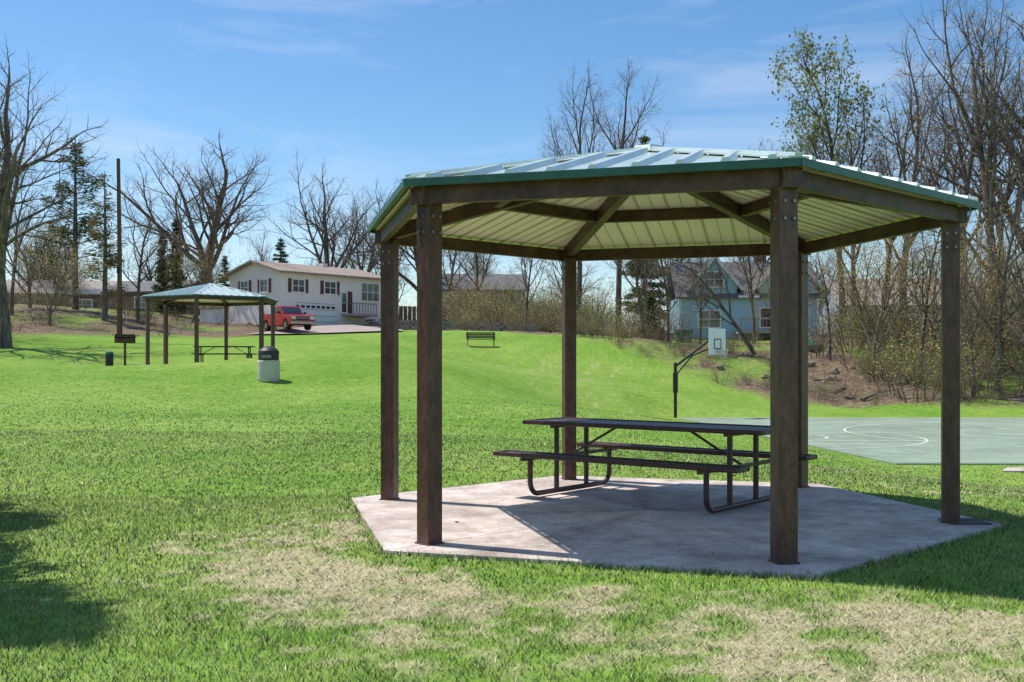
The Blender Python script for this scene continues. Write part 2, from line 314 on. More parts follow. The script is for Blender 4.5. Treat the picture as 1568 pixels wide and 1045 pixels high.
# ---------------------------------------------------------------- gazebo
def cis(a,r): return (r*math.cos(a),r*math.sin(a))
def gazebo(cx,cy,cz,ph):
    g=empty('picnic_gazebo',(cx,cy,cz),ph)
    RP=2.62;RB=2.73;RR=2.8;ZE=2.765;ZA=3.37
    zr=lambda r:ZA-(ZA-ZE)*r/RR       # roof top height along hip line
    for k in range(6):
        a=rad(60*k); x,y=cis(a,RP)
        MB().box((x,y,1.31),(.14,.14,2.62),a).obj('post_%d'%(k+1),M_brown,g,.006)
        b=MB().box((x,y,.017),(.165,.165,.012),a); b.obj('base_plate_%d'%(k+1),M_brown,g,.003)
        bl=MB()
        for zz in(2.38,2.50):
            for s in(-.035,.035):
                px,py=cis(a,RP+.07); nx_,ny_=-math.sin(a),math.cos(a)
                p=Vector((px+nx_*s,py+ny_*s,zz)); d=Vector((math.cos(a),math.sin(a),0)); bl.tube([p,p+d*.02],.011,8)
                p=Vector((*cis(a,RP+s),zz))+Vector((nx_,ny_,0))*.07; bl.tube([p,p+Vector((nx_,ny_,0))*.02],.011,8)
                p=Vector((*cis(a,RP+s),zz))-Vector((nx_,ny_,0))*.07; bl.tube([p,p-Vector((nx_,ny_,0))*.02],.011,8)
        bl.obj('bolts_%d'%(k+1),M_steel,g)
    bm_=MB();fa=MB();ra=MB();ring=MB();caps=MB()
    for k in range(6):
        a0,a1=rad(60*k),rad(60*k+60)
        p=Vector((*cis(a0,RB-.03),2.655));q=Vector((*cis(a1,RB-.03),2.655)); d=(q-p).normalized()
        bm_.beam(p+d*.05,q-d*.05,.06,.13)
        p=Vector((*cis(a0,RR+.055),2.738));q=Vector((*cis(a1,RR+.055),2.738)); fa.beam(p,q,.02,.06)
        caps.box((*cis(a0,RB-.045),2.652),(.13,.15,.14),a0)
        def rp(a,r,dz): x,y=cis(a,r); return (x,y,zr(r)+dz)
        ra.beam(rp(a0,2.66,-.115),rp(a0,.10,-.115),.095,.13)
        d=(Vector(rp(a1,1.5,-.10))-Vector(rp(a0,1.5,-.10))).normalized()
        ring.beam(Vector(rp(a0,1.5,-.10))+d*.05,Vector(rp(a1,1.5,-.10))-d*.05,.08,.11)
    ra.box((0,0,zr(0)-.17),(.26,.26,.22))
    bm_.obj('eave_beams',M_beam,g,.006);fa.obj('green_fascia',M_dgreen,g,.004);ra.obj('hip_rafters',M_beam,g,.006);ring.obj('ring_purlins',M_beam,g,.006);caps.obj('corner_brackets',M_brown,g,.006)
    top=MB();sof=MB();rib=MB();sm_=MB();hip=MB()
    ap=RR*math.cos(rad(30)); 
    for k in range(6):
        a0,a1=rad(60*k),rad(60*k+60); am=rad(60*k+30)
        er=Vector((math.cos(am),math.sin(am),0)); et=Vector((-math.sin(am),math.cos(am),0))
        P=lambda r,s,dz: er*r+et*s+Vector((0,0,ZA-(ZA-ZE)*r/ap+dz))
        top.poly([P(ap+.02,-1.4,0),P(ap+.02,1.4,0),(0,0,ZA)])
        sof.poly([P(ap-.02,1.39,-.035),P(ap-.02,-1.39,-.035),(0,0,ZA-.035)])
        top.poly([P(ap+.02,1.4,0),P(ap+.02,-1.4,0),P(ap+.02,-1.4,-.02),P(ap+.02,1.4,-.02)])
        for i in range(9):
            s=-1.24+i*.31; rin=ap*abs(s)/1.4+.09
            if rin>ap-.05: continue
            b=len(rib.v)
            for r in(ap+.035,rin):
                for(ss,dz) in((-.045,.0),(-.02,.045),(.02,.045),(.045,.0)): rib.v.append(tuple(P(r,s+ss,dz)))
            rib.f+=[(b,b+1,b+2,b+3),(b+4,b+7,b+6,b+5),(b,b+4,b+5,b+1),(b+1,b+5,b+6,b+2),(b+2,b+6,b+7,b+3)]
            sm_.beam(P(ap-.04,s,-.040),P(max(rin,.2),s,-.040),.022,.014,up=(0,0,1))
            s2=s+.155; rin2=ap*abs(s2)/1.4+.05
            if rin2<ap-.1: sm_.beam(P(ap-.04,s2,-.038),P(max(rin2,.2),s2,-.038),.006,.008)
        c0=Vector((*cis(a0,RR+.03),ZE+.008)); hip.beam(c0,(0,0,ZA+.012),.16,.02); hip.beam(c0+Vector((0,0,.018)),(0,0,ZA+.03),.06,.03)
    top.obj('roof_panels',M_green,g);sof.obj('soffit_panels',M_cream,g);rib.obj('roof_ribs',M_rib,g);sm_.obj('soffit_seams',M_seam,g);hip.obj('hip_caps',M_rib,g,.004)
    MB().tube([(0,0,ZA-.02),(0,0,ZA+.035),(0,0,ZA+.04)],[.18,.15,.02],6).obj('roof_cap',M_rib,g)
    MB().prism([cis(rad(60*k),3.03) for k in range(6)],'z',-.12,.002).obj('slab_joint_bed',M_joint,g)
    sl=MB(); 
    for k in range(6):
        a0,a1=rad(60*k),rad(60*k+60); am=(a0+a1)/2; off=Vector((math.cos(am),math.sin(am)))*.010
        sl.prism([tuple(off),tuple(off+Vector(cis(a0,3.03))),tuple(off+Vector(cis(a1,3.03)))],'z',-.10,.012)
    sl.obj('concrete_slab',M_conc,g,.004)
    return g
g1=gazebo(GX,GY,0,PH)
x,y=cis(rad(2),2.62); MB().box((x+.12,y-.05,.019),(.34,.3,.012),.3).obj('floor_cover_plate',M_joint,g1,.003)
gazebo(*G2,PH2)

# ---------------------------------------------------------------- picnic table
def arc(c,r,a0,a1,n=6): return [(c[0]+r*math.cos(a0+(a1-a0)*i/n),c[1]+r*math.sin(a0+(a1-a0)*i/n)) for i in range(n+1)]
def picnic_table(loc,rz,L=2.75):
    t=empty('picnic_table',loc,rz)
    def deck(y,w,z,nm):
        b=MB(); e=.035
        b.box((0,y-w/2+e/2,z),(L,e,.045)).box((0,y+w/2-e/2,z),(L,e,.045)).box((-L/2+e/2,y,z),(e,w-2*e-.004,.045)).box((L/2-e/2,y,z),(e,w-2*e-.004,.045))
        for s in(-1,0,1): b.box((s*L/4,y,z-.012),(.03,w-2*e-.004,.02))
        b.obj(nm+'_rim',M_table,t,.012)
        m=MB(); m.box((0,y,z+.006),(L-2*e-.004,w-2*e-.004,.008)); m.obj(nm+'_surface',M_tabletop,t)
    deck(0,.76,.745,'table_top'); deck(-.74,.26,.445,'seat_1'); deck(.74,.26,.445,'seat_2')
    for i,x in enumerate((-1.0,1.0)):
        b=MB(); r=.027
        yo=.72; R=.13
        pts=[(x,-yo,.42)]+[(x,p,q) for p,q in arc((-yo+R,.04+R),R,math.pi,1.5*math.pi)]+[(x,p,q) for p,q in arc((yo-R,.04+R),R,1.5*math.pi,2*math.pi)]+[(x,yo,.42)]
        b.tube(pts,r,12)
        for s in(-1,1):
            b.tube([(x,s*.27,.04),(x,s*.27,.72)],r,12)
            b.beam((x,s*.27,.40),(x,s*.86,.405),.035,.035)
        b.beam((x,-.36,.71),(x,.36,.71),.04,.03)
        b.tube([(x,0,.40),(x*.42,0,.715)],.013,8); b.beam((x,-.27,.40),(x,.27,.40),.035,.035)
        b.obj('frame_%d'%(i+1),M_table,t,smooth=False)
    return t
tdir=math.atan2(-.63,.777)
picnic_table((1.415,10.52,.012),tdir)
picnic_table((G2[0]+.6,G2[1]-.3,G2[2]+.012),.12,2.4)

# ---------------------------------------------------------------- sports court
M_court=mat('court_paint',(.25,.32,.24),.85,.07,1.2,0,.0,fine=[(.3,.88,1.05),(3,.92,1.03)]); M_line=mat('court_line',(.66,.70,.63),.8,.08)
MB().prism(COURT,'z',-1.12,-1.0).obj('basketball_court',M_court)
lm=MB()
def strip(pts,w,z=-.994):
    for i in range(len(pts)-1):
        p,q=Vector(pts[i]),Vector(pts[i+1]); d=(q-p).normalized(); nn=Vector((-d.y,d.x))*w/2; q=q+d*.002
        lm.poly([(*(p-nn),z),(*(q-nn),z),(*(q+nn),z),(*(p+nn),z)])
strip(arc((8.2,33.3),4.7,-1.45,1.45,40),.07); strip(arc((8.2,33.3),1.8,-1.45,1.45,24),.07,-.990)
strip(arc((17.5,34.5),2.6,0,6.283,48),.07); strip([(17.5,25),(17.5,44.4)],.07,-.990); strip([(9.4,25),(26.6,25)],.07,-.986); strip([(7.6,44.4),(26.6,44.4)],.07,-.986)
strip(arc((17.5,34.5),6.2,1.7,4.5,40),.07,-.982)
strip([(8.3,31.5),(13.4,31.5)],.07,-.986);strip([(8.3,35.1),(13.4,35.1)],.07,-.986)
lm.obj('court_markings',M_line)
MB().prism([(10.9,23.2),(17,22.9),(17,23.9),(11.4,24.0)],'z',-1.3,max(h1(11.3,23.6),h1(14,23.4))+.02).obj('concrete_path',M_conc)
# hoop
M_board=mat('backboard_white',(.80,.81,.82),.5,.05); 
hp=empty('basketball_hoop',(7.05,45.0,-1.1))
MB().tube([(0,0,0),(0,0,2.45)],.07,12).obj('pole',M_black,hp)
MB().box((0,0,1.6),(.2,.2,.9)).obj('pole_padding',M_black,hp,.03)
MB().tube([(0,0,2.3),(1.45,-.35,3.45)],.055,10).tube([(0,0,1.9),(.7,-.15,2.75),(1.5,-.36,3.1)],.03,8).obj('arm',M_black,hp)
bd=empty('backboard',(1.72,-.42,3.35),rad(42)); bd.parent=hp
MB().box((0,0,0),(1.15,.04,1.12)).obj('board',M_board,bd,.02)
MB().box((0,-.028,.1),(.5,.02,.04)).box((0,-.028,-.3),(.5,.02,.04)).box((-.23,-.028,-.1),(.04,.02,.36)).box((.23,-.028,-.1),(.04,.02,.36)).obj('board_target',M_rust,bd)
rim=MB(); rim.tube([(.23*math.cos(i*math.pi/8),-.3+.23*math.sin(i*math.pi/8),-.35) for i in range(17)],.014,6)
for i in range(12):
    a=i*math.pi/6; rim.tube([(.23*math.cos(a),-.3+.23*math.sin(a),-.36),(.12*math.cos(a+.4),-.3+.12*math.sin(a+.4),-.75)],.009,4)
    rim.tube([(.23*math.cos(a),-.3+.23*math.sin(a),-.36),(.12*math.cos(a-.4),-.3+.12*math.sin(a-.4),-.75)],.009,4)
rim.obj('rim_and_net',mat('net',(.6,.5,.47),.7),bd)

# ---------------------------------------------------------------- street furniture
def bbq(x,y,rz):
    b=empty('pedestal_grill',(x,y,h1(x,y)),rz)
    MB().tube([(0,0,-.1),(0,0,.82)],.045,10).obj('pedestal',M_rust,b)
    f=MB(); f.box((0,0,.84),(.72,.5,.03)).box((0,.245,1.0),(.72,.015,.30)).box((-.35,0,.97),(.015,.47,.23)).box((.35,0,.97),(.015,.47,.23)).box((0,-.245,.92),(.685,.015,.13))
    f.obj('firebox',mat('rusty_steel',(.10,.05,.035),.85,.4,15),b)
    g=MB(); 
    for i in range(12): g.tube([(-.30+i*.054,-.3,1.06),(-.30+i*.054,.2,1.06)],.008,5)
    g.tube([(-.33,-.26,1.06),(.33,-.26,1.06)],.01,6).tube([(-.42,-.2,1.12),(-.42,-.46,1.1)],.02,6).tube([(.36,-.22,1.06),(.46,-.34,1.1)],.016,6)
    g.obj('cooking_grate',M_black,b)
bbq(-14.1,38,.35)
bb=empty('ash_disposal_bin',(-16.6,43,h1(-16.6,43)))
MB().tube([(0,0,0),(0,0,.62)],.16,12).obj('drum',M_black,bb); MB().tube([(0,0,.62),(0,0,.7),(0,0,.74)],[.18,.15,.04],12).obj('lid',M_dgreen,bb)
def bin_(x,y):
    b=empty('trash_receptacle',(x,y,h1(x,y)))
    MB().tube([(0,0,-.03),(0,0,.03),(0,0,.05),(0,0,.60),(0,0,.64)],[.33,.34,.35,.35,.33],24).obj('concrete_body',mat('exposed_aggregate',(.55,.51,.44),.95,.3,40,0,.0,fine=[(90,.6,1.2)]),b,smooth=False)
    d=MB(); d.tube([(0,0,.64),(0,0,.84)],[.32,.32],24); d.tube([(0,0,.84),(0,0,.94),(0,0,1.02),(0,0,1.08),(0,0,1.10)],[.335,.32,.24,.12,.03],24); d.obj('dome_lid',mat('dark_plastic',(.035,.03,.035),.5),b,smooth=False)
    MB().box((0,-.32,.76),(.3,.03,.1)).obj('opening',mat('grey_flap',(.25,.25,.25),.5),b)
bin_(-7.7,33)
def bench(x,y,rz):
    b=empty('park_bench',(x,y,h1(x,y)),rz)
    s=MB()
    for i in range(5): s.box((0,-.2+i*.1,.45),(1.8,.08,.03))
    s.obj('seat',M_black,b)
    s=MB()
    for i in range(4): s.box((0,.28+i*.02,.56+i*.1),(1.8,.03,.08))
    s.obj('backrest',M_black,b)
    l=MB()
    for x_ in(-.8,.8): l.beam((x_,-.2,0),(x_,-.2,.44),.05,.05).beam((x_,.24,0),(x_,.34,.9),.05,.05).beam((x_,-.24,.62),(x_,.28,.62),.05,.04).beam((x_,-.2,.44),(x_,-.22,.62),.05,.04)
    l.obj('legs',M_black,b)
bench(-1.9,64,.1)
p=empty('utility_pole',(-22.6,60,h1(-22.6,60)))
MB().tube([(0,0,-.2),(.03,0,5),(-.05,0,10.6)],[.15,.13,.1],10).obj('pole',M_rust,p)
MB().tube([(.16,0,0),(.15,0,3.2)],.03,6).box((0,-.16,4.2),(.15,.08,.4)).obj('conduit',M_black,p)

# ---------------------------------------------------------------- pickup truck
def pickup(x,y,z,rz):
    t=empty('red_pickup_truck',(x,y,z),rz)
    Mr=mat('red_car_paint',(.45,.012,.02),.25,.1,2,.1,spec=.8); Mc=mat('chrome',(.5,.5,.5),.2,.05,5,.9); Mt=mat('tyre',(.02,.02,.02),.9)
    def wa(cx,r): return [(cx+r*math.cos(a),.36+r*math.sin(a)) for a in [math.pi-i*math.pi/10 for i in range(11)]]
    low=[(-2.65,.45)]+[(p,max(q,.36)) for p,q in wa(-1.62,.46)]+[(p,max(q,.36)) for p,q in wa(1.75,.46)]+[(2.58,.42),(2.66,.62),(2.64,.98),(2.45,1.08),(1.05,1.16),(.9,1.18),(-.75,1.18),(-2.65,1.14)]
    MB().prism(low,'y',-.95,.95).obj('body',Mr,t,.03)
    cab=[(-.78,1.18),(-.72,1.74),(-.62,1.80),(.28,1.80),(.42,1.76),(1.08,1.17)]
    MB().prism(cab,'y',-.80,.80).obj('cab',Mr,t,.04)
    w=MB()
    for s in(-1,1):
        w.poly([(-.62,s*.806,1.24),(.12,s*.806,1.24),(.12,s*.806,1.70),(-.58,s*.806,1.70)]); w.poly([(.18,s*.806,1.24),(.88,s*.806,1.24),(.42,s*.806,1.68),(.18,s*.806,1.70)])
    w.poly([(1.03,-.72,1.235),(1.03,.72,1.235),(.50,.68,1.71),(.50,-.68,1.71)]); w.poly([(-.772,-.65,1.3),(-.772,.65,1.3),(-.735,.62,1.68),(-.735,-.62,1.68)])
    w.obj('windows',M_glass,t)
    MB().box((-1.7,0,1.165),(1.75,1.6,.01)).obj('bed_interior',M_black,t)
    MB().box((-1.7,.9,1.2),(1.85,.09,.08)).box((-1.7,-.9,1.2),(1.85,.09,.08)).box((-2.62,0,1.2),(.07,1.7,.08)).obj('bed_rails',Mr,t,.02)
    wh=MB();hb=MB()
    for cx in(-1.62,1.75):
        for s in(-1,1):
            wh.tube([(cx,s*.68,.37),(cx,s*.93,.37)],.37,20); hb.tube([(cx,s*.93,.37),(cx,s*.955,.37)],.2,16)
    wh.obj('tyres',Mt,t);hb.obj('hubs',Mc,t)
    MB().box((2.68,0,.52),(.14,1.86,.2)).box((-2.7,0,.55),(.12,1.8,.18)).obj('bumpers',Mc,t,.03)
    MB().box((2.655,0,.84),(.03,1.0,.24)).obj('grille',M_black,t); MB().box((2.672,0,.84),(.02,1.02,.05)).box((2.672,0,.97),(.02,1.04,.03)).obj('grille_bar',Mc,t)
    MB().box((2.64,.72,.85),(.06,.36,.2)).box((2.64,-.72,.85),(.06,.36,.2)).obj('headlights',mat('lens',(.75,.75,.72),.15),t,.02)
    MB().box((.85,1.02,1.28),(.1,.2,.16)).box((.85,-1.02,1.28),(.1,.2,.16)).obj('mirrors',M_black,t,.02)
pickup(-16.5,76.5,h1(-16.5,76.5)+.14,math.atan2(-.80,.6))

# ---------------------------------------------------------------- houses
def window(fr,gl,p,u,nrm,w,h,mull=1):
    p=Vector(p);u=Vector(u).normalized();nv=Vector(nrm).normalized();up=Vector((0,0,1))
    def slab(mb,c,a,b,t):
        q=c-u*(a/2); r=c+u*(a/2); mb.beam(q,r,t,b,up=(0,0,1))
    slab(gl,p+nv*.02,w,h,.04)
    t=.11
    slab(fr,p+nv*.04+up*(h/2+t/2),w+2*t,t,.10); slab(fr,p+nv*.05-up*(h/2+t/2),w+2*t+.06,t,.14)
    for s in(-1,1): slab(fr,p+nv*.04+u*(s*(w/2+t/2)),t,h-.004,.09)
    for i in range(mull): slab(fr,p+nv*.045+u*(w*((i+1)/(mull+1)-.5)),.05,h-.006,.05)
    slab(fr,p+nv*.047,w-.01,.045,.046)
M_cw=mat('cream_siding',(.90,.82,.78),.7,.02,1,lines=(.2,.15)); M_shing=mat('tan_shingles',(.34,.27,.22),.9,.25,6,0,.0,lines=(.07,.3))
M_trim=mat('white_trim',(.85,.84,.82),.6,.03); M_shut=mat('brown_shutter',(.13,.055,.05),.7)
M_bricks=mat('white_brick',(.82,.77,.74),.8,.05,8,lines=(.12,.15))
def gable_roof(mb,x0,x1,y0,y1,ze,zr,th=.16,oh=.45,along='x'):
    if along=='x':
        ym=(y0+y1)/2; s=(zr-ze)/(ym-y0); yo0=y0-oh; zo=ze-s*oh
        mb.prism([(yo0,zo),(ym,zr),(y1+oh,zo),(y1+oh,zo+th),(ym,zr+th),(yo0,zo+th)],'x',x0-oh,x1+oh)
    else:
        xm=(x0+x1)/2; s=(zr-ze)/(xm-x0); zo=ze-s*oh
        mb.prism([(x0-oh,zo),(xm,zr),(x1+oh,zo),(x1+oh,zo+th),(xm,zr+th),(x0-oh,zo+th)],'y',y0-oh,y1+oh)
h=empty('cream_split_level_house',(-18.2,82,4.0),rad(48.7)); L_,W_=10.6,7.0
MB().prism([(0,-1),(W_,-1),(W_,4.5),(W_/2,5.4),(0,4.5)],'x',0,L_).obj('walls',M_cw,h)
rf=MB(); gable_roof(rf,0,L_,0,W_,4.5,5.42); rf.obj('roof',M_shing,h)
fr=MB();gl=MB();sh=MB(); X_=(1,0,0);Y_=(0,1,0)
for cx,w in((1.7,1.1),(4.9,1.1)):
    window(fr,gl,(cx,0,3.45),X_,(0,-1,0),w,.95)
    for s in(-1,1): sh.box((cx+s*(w/2+.28),-.03,3.45),(.3,.05,1.1))
window(fr,gl,(9.2,0,3.3),X_,(0,-1,0),1.9,1.45,2)
for cy in(2.1,4.8):
    window(fr,gl,(0,cy,3.45),Y_,(-1,0,0),.95,.95)
    for s in(-1,1): sh.box((-.03,cy+s*.75,3.45),(.05,.26,1.1))
window(fr,gl,(6.35,0,2.3),X_,(0,-1,0),.5,1.6,0)
fr.obj('window_frames',M_trim,h);gl.obj('window_glass',M_glass,h);sh.obj('shutters',M_shut,h)
gd=MB(); gd.box((3.4,-.05,1.1),(4.2,.08,2.0)); gd.obj('garage_door',M_trim,h)
gs=MB(); 
for i in range(4): gs.box((3.4,-.092,.6+i*.5),(4.1,.006,.03))
for i in range(8): gs.box((1.6+i*.51,-.094,1.82),(.36,.012,.22))
gs.obj('garage_door_panes',M_glass,h)
MB().box((7.4,-.8,1.25),(2.6,1.5,.2)).box((8.9,-.5,.9),(.35,.9,.15)).box((9.3,-.5,.7),(.35,.9,.15)).box((9.7,-.5,.5),(.35,.9,.15)).obj('entry_landing',mat('porch_wood',(.4,.32,.27),.8),h)
r=MB()
for i in range(9): r.box((6.15+i*.31,-1.52,1.75),(.04,.04,.85))
r.box((7.4,-1.52,2.2),(2.6,.06,.06)).box((6.13,-.8,2.2),(.06,1.4,.06)); r.obj('railing',mat('railing_wood',(.22,.15,.12),.8),h)
MB().box((6.95,-.04,2.35),(.55,.06,1.8)).obj('front_door',M_shut,h)
a=MB(); a.prism([(W_+.01,-1),(W_+6,-1),(W_+6,2.0),(W_+.01,2.0)],'x',1,7); a.obj('annex_walls',M_bricks,h)
a=MB(); a.prism([(W_-.2,2.0),(W_+6.4,2.0),(W_+6.4,2.2),(W_+3,2.9),(W_+.02,2.9)],'x',.6,7.4); a.obj('annex_roof',M_shing,h)
MB().box((.95,W_+3,1.0),(.06,3.6,1.8)).obj('annex_garage_door',M_trim,h)
MB().box((7,3.5,5.5),(.5,.5,.6)).obj('chimney',M_bricks,h)

# blue house
M_blue=mat('blue_siding',(.38,.62,.72),.7,.05,1,lines=(.17,.18)); M_dsh=mat('dark_shingles',(.17,.16,.165),.9,.25,6,lines=(.08,.3))
b=empty('blue_gabled_house',(12.9,80,3.35),rad(-3))
MB().box((5.2,4,.8),(10.4,8,4.6)).obj('walls',M_blue,b)
gw=MB()
for x0,x1,zp in((.9,4.3,6.0),(6.0,10.4,6.4)):
    gw.prism([(x0,3.1),(x1,3.1),(x1,3.9),((x0+x1)/2,zp),(x0,3.9)],'y',-.01,5)
gw.obj('gable_walls',M_blue,b)
rf=MB(); gable_roof(rf,0,10.4,0,8,3.12,5.9,.15,.4); rf.obj('main_roof',M_dsh,b)
rf=MB()
for x0,x1,zp in((.9,4.3,6.02),(6.0,10.4,6.42)): gable_roof(rf,x0,x1,0,4.5,3.92,zp,.14,.4,'y')
rf.obj('gable_roofs',M_dsh,b)
tr=MB()
for x0,x1,zp in((.9,4.3,6.02),(6.0,10.4,6.42)):
    xm=(x0+x1)/2; s=(zp-3.92)/(xm-x0); 
    for sg in(-1,1): tr.beam((xm,-.43,zp+.05),(xm+sg*(xm-x0+.4),-.43,3.92-s*.4+.05),.05,.22)
tr.box((5.15,-.42,3.0),(1.6,.04,.18))
for x in(.0,10.4): tr.box((x,-.03,1.0),(.16,.08,4.0))
fr=MB();gl=MB()
window(fr,gl,(2.6,-.02,4.35),X_,(0,-1,0),1.3,1.1,1); window(fr,gl,(8.2,-.02,4.4),X_,(0,-1,0),1.5,1.2,1)
window(fr,gl,(2.2,0,1.3),X_,(0,-1,0),1.6,1.2,1); window(fr,gl,(6.6,0,1.4),X_,(0,-1,0),1.0,1.4,0); window(fr,gl,(9.2,0,1.4),X_,(0,-1,0),1.0,1.4,0)
fr.obj('window_frames',M_trim,b);gl.obj('window_glass',M_glass,b);tr.obj('rake_trim',M_trim,b)
d=MB(); d.box((6.5,-1.5,.2),(5,2.8,.16)); 
for i in range(5): d.box((4.1+i*1.2,-2.85,.2),(.1,.1,2.0))
d.box((6.5,-2.85,1.2),(5,.1,.08)); 
for i in range(18): d.box((4.1+i*.275,-2.85,.72),(.03,.03,.9))
d.obj('deck',mat('deck_wood',(.42,.33,.27),.8),b)
MB().box((7,5,6.6),(.8,.8,1.4)).obj('chimney',mat('brick',(.25,.11,.08),.9,.3,12),b)

def simple_house(name,x,y,z,rz,w,dp,hh,hr,mw,mr,wins):
    e=empty(name,(x,y,z),rz)
    MB().prism([(0,-1.5),(dp,-1.5),(dp,hh),(dp/2,hr),(0,hh)],'x',0,w).obj('walls',mw,e)
    r=MB(); gable_roof(r,0,w,0,dp,hh,hr+.02); r.obj('roof',mr,e)
    fr=MB();gl=MB()
    for cx,cz,ww,wh in wins: window(fr,gl,(cx,0,cz),X_,(0,-1,0),ww,wh,1)
    window(fr,gl,(0,dp/2,hh*.6),Y_,(-1,0,0),1.1,1.1,1)
    fr.obj('window_frames',M_trim,e);gl.obj('window_glass',M_glass,e)
M_gs=mat('grey_blue_siding',(.46,.54,.60),.7,.05,1,lines=(.17,.2)); M_gr=mat('grey_shingles',(.36,.32,.29),.9,.2,6,lines=(.08,.3)); M_br=mat('brown_siding',(.17,.11,.085),.8,.1,2,lines=(.2,.3)); M_bei=mat('beige_siding',(.42,.36,.29),.8,.05,2,lines=(.2,.3))
simple_house('grey_ranch_house',26.5,84,3.0,rad(-4),20,8,3.0,5.2,M_gs,M_gr,[(2,1.5,1.4,1.1),(5.5,1.5,2,1.2),(10,1.5,1.4,1.1),(14,1.5,2,1.3)])
simple_house('brown_ranch_house',-58,118,6.2,rad(8),14,8,3,4.6,M_br,M_gr,[(3,1.7,1.5,1.1),(9,1.7,2,1.1)])
simple_house('brown_ranch_house',-42,108,6.0,rad(-10),8,7,2.6,3.8,M_br,M_dsh,[(4,1.5,1.5,1)])
simple_house('beige_house',-9.5,112,4.6,rad(5),11,8,4.6,6.4,M_bei,M_dsh,[(3,3.3,1.3,1.1),(8,3.3,1.3,1.1),(3,1,1.3,1.1)])

# driveway following the terrain
dx=np.linspace(0,1,24);dy=np.linspace(0,1,16);U,Vv=np.meshgrid(dx,dy)
c00,c10,c11,c01=[np.array(p) for p in((-18.8,74.0),(-7.5,72.5),(-8.5,79.5),(-13.5,84.8))]
PX=((1-U)*(1-Vv))[...,None]*c00+(U*(1-Vv))[...,None]*c10+(U*Vv)[...,None]*c11+((1-U)*Vv)[...,None]*c01
px,py=PX[...,0].ravel(),PX[...,1].ravel(); ii=np.arange(24*16).reshape(16,24)
me=fast_mesh('driveway',np.stack([px,py,H(px,py)+.12],1),np.stack([ii[:-1,:-1],ii[:-1,1:],ii[1:,1:],ii[1:,:-1]],-1).reshape(-1,4),[mat('driveway_concrete',(.38,.31,.28),.9,.15,1)],smooth=True)
col.objects.link(bpy.data.objects.new('driveway',me))
# retaining wall + fence
rw=MB()
for i in range(14):
    x=-10.2+i*.9; y=83.2-.30*i*.9
    z=h1(x,y)
    for j in range(3): rw.box((x+.0+(j%2)*.2,y,z+.1+j*.26),(.86,.4,.24),-.29)
rw.obj('stone_retaining_wall',mat('stone_block',(.25,.22,.2),.9,.3,4,0,.4))
fn=MB()
for i in range(26):
    x=-14+i*.42; fn.box((x,100,h1(x,100)+.9),(.38,.04,1.9))
fn.obj('wooden_fence',mat('fence_wood',(.16,.11,.09),.9,.3,8))
import bmesh
def boulder(x,y,s):
    bm=bmesh.new(); bmesh.ops.create_icosphere(bm,subdivisions=2,radius=1)
    o=random.random()*9
    for v in bm.verts:
        c=v.co; f=1+.28*math.sin(c.x*3+o)*math.cos(c.y*2.6+o*2)+.12*math.sin(c.z*6+o)+random.uniform(-.06,.06); v.co=Vector((c.x*f*s*1.3,c.y*f*s,c.z*f*s*.75))
    me=bpy.data.meshes.new('boulder'); bm.to_mesh(me); bm.free(); me.materials.append(M_rock)
    ob=bpy.data.objects.new('boulder',me); ob.location=(x,y,h1(x,y)+s*.1); ob.rotation_euler=(0,0,o); col.objects.link(ob)
M_rock=mat('rock',(.22,.17,.14),.95,.35,3,0,.3)
for i in range(15):
    x=random.uniform(11.5,21); boulder(x,float(np.interp(x,EX,EY))+random.uniform(3,11),random.uniform(.15,.36))
gb=empty('green_storage_bin',(12.6,76.5,h1(12.6,76.5)))
Mg=mat('green_plastic',(.02,.16,.10),.4)
MB().prism([(-.5,0),(.5,0),(.6,.8),(-.6,.8)],'y',-.4,.4).obj('body',Mg,gb,.03); MB().box((0,0,.87),(1.35,.95,.1)).obj('lid',Mg,gb,.04)
gb=empty('green_tarp_pile',(18.8,66,h1(18.8,66)))
MB().tube([(0,0,0),(0,0,.3),(0,0,.6),(0,0,.75)],[.9,.85,.5,.1],9).obj('tarp',Mg,gb)

